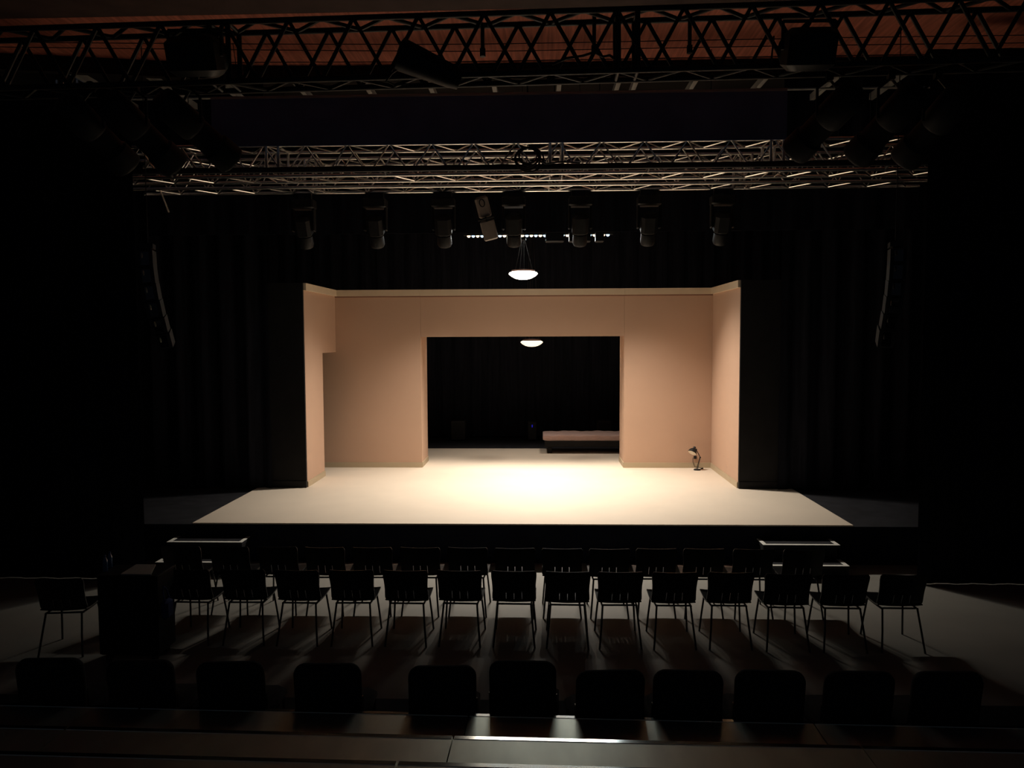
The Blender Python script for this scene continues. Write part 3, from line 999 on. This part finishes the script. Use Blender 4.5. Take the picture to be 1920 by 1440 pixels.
DC1, DC2 = 7.85, 8.72
GR1, GR2 = 'chairs in the nearer row', 'chairs in the row by the stage'
ch0 = None
px1 = [152] + [355, 457, 558, 659.5, 760.5, 861.5, 963.5, 1064, 1163, 1265, 1370, 1475, 1581, 1690]
for k, px in enumerate(px1):
    x = X(px, DC1, 1115)
    lab = 'black shell chair in the nearer row of chairs, ' + ORD[k] + ' from the left'
    if k == 0:
        lab = 'black shell chair standing alone left of the equipment case'
    elif k > 0:
        lab = 'black shell chair in the nearer row right of the case, ' + (ORD[k - 1] + ' from the left' if k < 14 else 'at the right end')
    y = DC1 - (0.04 if k >= 12 else 0) + random.uniform(-0.012, 0.012)
    rz = random.uniform(-0.03, 0.03)
    if k == 0:
        y, rz = 7.5, 0.12
    if ch0 is None:
        ch0 = make_chair('stacking_chair', (x, y, 0), lab, 'chair', GR1, rz)
    else:
        dup(ch0, (x, y, 0), lab, rz)
px2 = [341, 431, 520.5, 609.5, 698, 787.5, 876.5, 965.5, 1054, 1142.5, 1231, 1320, 1413, 1507]
for k, px in enumerate(px2):
    lab = 'black shell chair in the farther row by the stage, ' + (ORD[k] + ' from the left' if k < 13 else 'at its right end')
    dup(ch0, (X(px, DC2, 1060), DC2 + random.uniform(-0.015, 0.015), 0), lab, random.uniform(-0.03, 0.03), group=GR2)

# ------------------------------------------------------------------ equipment case, papers and bottles on the left
q0, q1 = X(190, 7.4, 1100), X(302, 7.4, 1100)
cz = P(250, 1080, 7.32).z
cx = (q0 + q1) / 2
cw = q1 - q0
t = thing('equipment_case', (cx, 7.5, 0), 'black equipment case with metal latches left of the nearer chair row', 'equipment case')
MB().rbox((0, 0, cz / 2 + 0.04), (cw, 0.36, cz - 0.10), 0.012).build('body', M['black_paint'], t)
MB().rbox((0, 0, cz - 0.012), (cw + 0.015, 0.375, 0.03), 0.008).build('lid', M['black_paint'], t)
for z in (0.83, 0.75, 0.67):
    MB().tube([(-cw / 2 + 0.03, -0.186, z * cz - 0.012), (-cw / 2 + 0.065, -0.186, z * cz + 0.02)], 0.0045, 6).build('latch', M['chrome'], t)
for sx in (-1, 1):
    for sy in (-1, 1):
        MB().lathe([(0.04, -0.015), (0.045, 0), (0.04, 0.015)], 16, Matrix.Translation((sx * (cw / 2 - 0.07), sy * 0.12, 0.045)) @ Matrix.Rotation(PI / 2, 4, 'Y')).build('caster', M['cable'], t)
pa = [P(226, 1078.5, 7.33), P(283, 1078.5, 7.33), P(292, 1068, 7.66), P(256, 1068, 7.66)]
zt_ = cz + 0.004
pmb = MB()
pmb.add([(p.x, y, zt_) for p, y in zip(pa, (7.33, 7.33, 7.66, 7.66))] + [(p.x, y, zt_ + 0.012) for p, y in zip(pa, (7.33, 7.33, 7.66, 7.66))],
        [(3, 2, 1, 0), (4, 5, 6, 7), (0, 1, 5, 4), (1, 2, 6, 5), (2, 3, 7, 6), (3, 0, 4, 7)])
tag(pmb.build('paper_stack', M['paper'], None, 0), 'beige stack of papers lying on the equipment case', 'papers')


def bottle(loc, label, s=1.0, rot=None):
    t = thing('water_bottle', loc, label, 'bottle', 'water bottles on the case')
    if rot:
        t.rotation_euler = rot
    MB().lathe([(0.028 * s, 0), (0.032 * s, 0.008), (0.032 * s, 0.06 * s), (0.029 * s, 0.075 * s), (0.032 * s, 0.09 * s), (0.031 * s, 0.15 * s), (0.014 * s, 0.19 * s), (0.012 * s, 0.2 * s)], 20).build('body', M['pet'], t)
    MB().lathe([(0.015 * s, 0.197 * s), (0.015 * s, 0.216 * s), (0.012 * s, 0.219 * s)], 16).build('cap', M['blue_bag'], t)
    return t


bottle((X(198, 7.45, 1080), 7.45, cz + 0.004), 'small blue plastic water bottle on the left end of the case', 0.75)
bottle((X(207, 7.58, 1080), 7.58, cz + 0.004), 'second blue water bottle on the case, just behind and right of the other', 0.75)
q = P(300, 1128, 7.42)
t = thing('fabric_bag', (q0 + cw + 0.055, 7.40, 0.45), 'small dark blue bag hanging on the right side of the equipment case', 'bag')
MB().rbox((0, 0, 0.09), (0.075, 0.16, 0.2), 0.03).build('body', M['blue_bag'], t)
MB().tube([(0, -0.05, 0.18), (-0.02, -0.04, 0.27), (-0.03, 0, 0.31), (-0.02, 0.04, 0.27), (0, 0.05, 0.18)], 0.008, 6).build('strap', M['blue_bag'], t)

# ------------------------------------------------------------------ tribune in the foreground
dA = 4.42
zA = P(960, 1345, dA).z
dB = 3.72
zBt = P(960, 1389, dB).z
dCc = 3.28
zC_ = P(960, 1441, dCc).z
RZT = math.radians(-1.2)
def deck(y0, y1, z, th, name, xs, gap=0.006):
    t = MB()
    for a, b in zip(xs[:-1], xs[1:]):
        t.box(((a + b) / 2, (y0 + y1) / 2, z - 0.02), (b - a - gap, y1 - y0, 0.04))
    o = struct(name, t, M['deck'])
    e = MB()
    for a, b in zip(xs[:-1], xs[1:]):
        e.box(((a + b) / 2, y1 + 0.016, z - 0.006), (b - a - 2 * gap, 0.034, 0.014), Matrix.Rotation(math.radians(-4.0), 3, 'X'))
        e.tube([(a + gap, y1 + 0.034, z - 0.02), (b - gap, y1 + 0.034, z - 0.02)], 0.012, 10)
    eo = struct(name.replace('floor', 'edge_trim'), e, M['deck_edge'], 50)
    r = struct(name.replace('floor', 'riser_wall'), MB().box(((xs[0] + xs[-1]) / 2, y1 - 0.03, (z - 0.04) / 2), (xs[-1] - xs[0], 0.03, z - 0.05)), M['side'])
    piv = Matrix.Translation((0, y1, 0)) @ Matrix.Rotation(RZT, 4, 'Z') @ Matrix.Translation((0, -y1, 0))
    for k in (o, eo, r):
        k.matrix_world = piv
    return o


sA, sB = X(868, 4.1, 1365), X(843, 3.6, 1410)
deck(dB + 0.03, dA, zA, 0.04, 'tribune_floor_middle', [-7, sA - 2.0, sA, sA + 2.0, sA + 4.0, 7])
deck(dCc + 0.03, dB, zBt, 0.04, 'tribune_floor_upper', [-7, sB - 2.0, sB, sB + 2.0, sB + 4.0, 7])
deck(1.6, dCc, zC_, 0.04, 'tribune_floor_top', [-7, sB - 2.2, sB - 0.2, sB + 1.8, 7])
ZL_ = 0.40
struct('tribune_floor_lower', MB().box((0, (dA + 5.75) / 2 + 0.1, ZL_ / 2), (13.6, 1.3, ZL_)), M['side'])


def cushion(w, h, th, r, ec):
    """upright pad: rounded rectangle in x and z, softened front and back edges"""
    mb = MB()
    out = []
    for cx_, cz_, a0 in ((w / 2 - r, h / 2 - r, 0), (-w / 2 + r, h / 2 - r, 90), (-w / 2 + r, -h / 2 + r, 180), (w / 2 - r, -h / 2 + r, 270)):
        for j in range(7):
            a = math.radians(a0 + 15 * j)
            out.append((cx_, cz_, math.cos(a), math.sin(a)))
    n = len(out)
    rings = [(-th / 2, r - ec), (-th / 2 + ec * .35, r - ec * .3), (-th / 2 + ec, r), (th / 2 - ec, r), (th / 2 - ec * .35, r - ec * .3), (th / 2, r - ec)]
    for y, rr in rings:
        for cx_, cz_, c, s_ in out:
            x, z = cx_ + rr * c, cz_ + rr * s_
            mb.v.append((x, y + 0.25 * x * x, z))
    for i in range(len(rings) - 1):
        for k in range(n):
            a, b = i * n + k, i * n + (k + 1) % n
            mb.f.append((a, a + n, b + n, b))
    mb.f.append(tuple(range(n)))
    mb.f.append(tuple((len(rings) - 1) * n + k for k in range(n - 1, -1, -1)))
    return mb


def tribune_chair(loc, label, rz):
    t = thing('upholstered_chair', loc, label, 'chair', 'upholstered chairs in front of the tribune edge', rz)
    w = 0.41
    R = Matrix.Rotation(math.radians(8), 3, 'X')
    bk = cushion(w, 0.42, 0.08, 0.075, 0.03)
    bk.v = [tuple(R @ Vector(p) + Vector((0, -0.02, 0.63))) for p in bk.v]
    bk.build('backrest', M['fabric'], t, 60)
    MB().rbox((0, 0.23, 0.44), (w + 0.03, 0.44, 0.08), 0.03).build('seat', M['fabric'], t, 70)
    for s in (-1, 1):
        MB().tube([(s * 0.2, 0.0, 0.0), (s * 0.2, 0.02, 0.42), (s * 0.2, 0.0, 0.62)], 0.011, 8).build('leg', M['chrome'], t)
        MB().tube([(s * 0.2, 0.42, 0.0), (s * 0.2, 0.40, 0.40)], 0.011, 8).build('leg', M['chrome'], t)
    return t


tc0 = None
tcs = [(90, 0), (262, 0), (432, 0), (615, 0), (830, 0.0), (980, 0.09), (1142, -0.02), (1287, 0), (1440, 0.02), (1605, 0.03), (1770, 0.05)]
for k, (px, dy) in enumerate(tcs):
    y = dA + 0.13 + dy - math.tan(-RZT) * X(px, dA)
    lab = 'black upholstered chair below the metal tribune edge, ' + (ORD[k] + ' from the left' if k < len(tcs) - 1 else 'at the far right')
    lo = (X(px, dA + 0.13, 1320), y, ZL_)
    rz = (0.05, 0.04, 0.06, 0.03, 0.06, -0.03, 0.09, -0.02, -0.03, 0.02, 0.04)[k]
    if tc0 is None:
        tc0 = tribune_chair(lo, lab, rz)
    else:
        dup(tc0, lo, lab, rz)
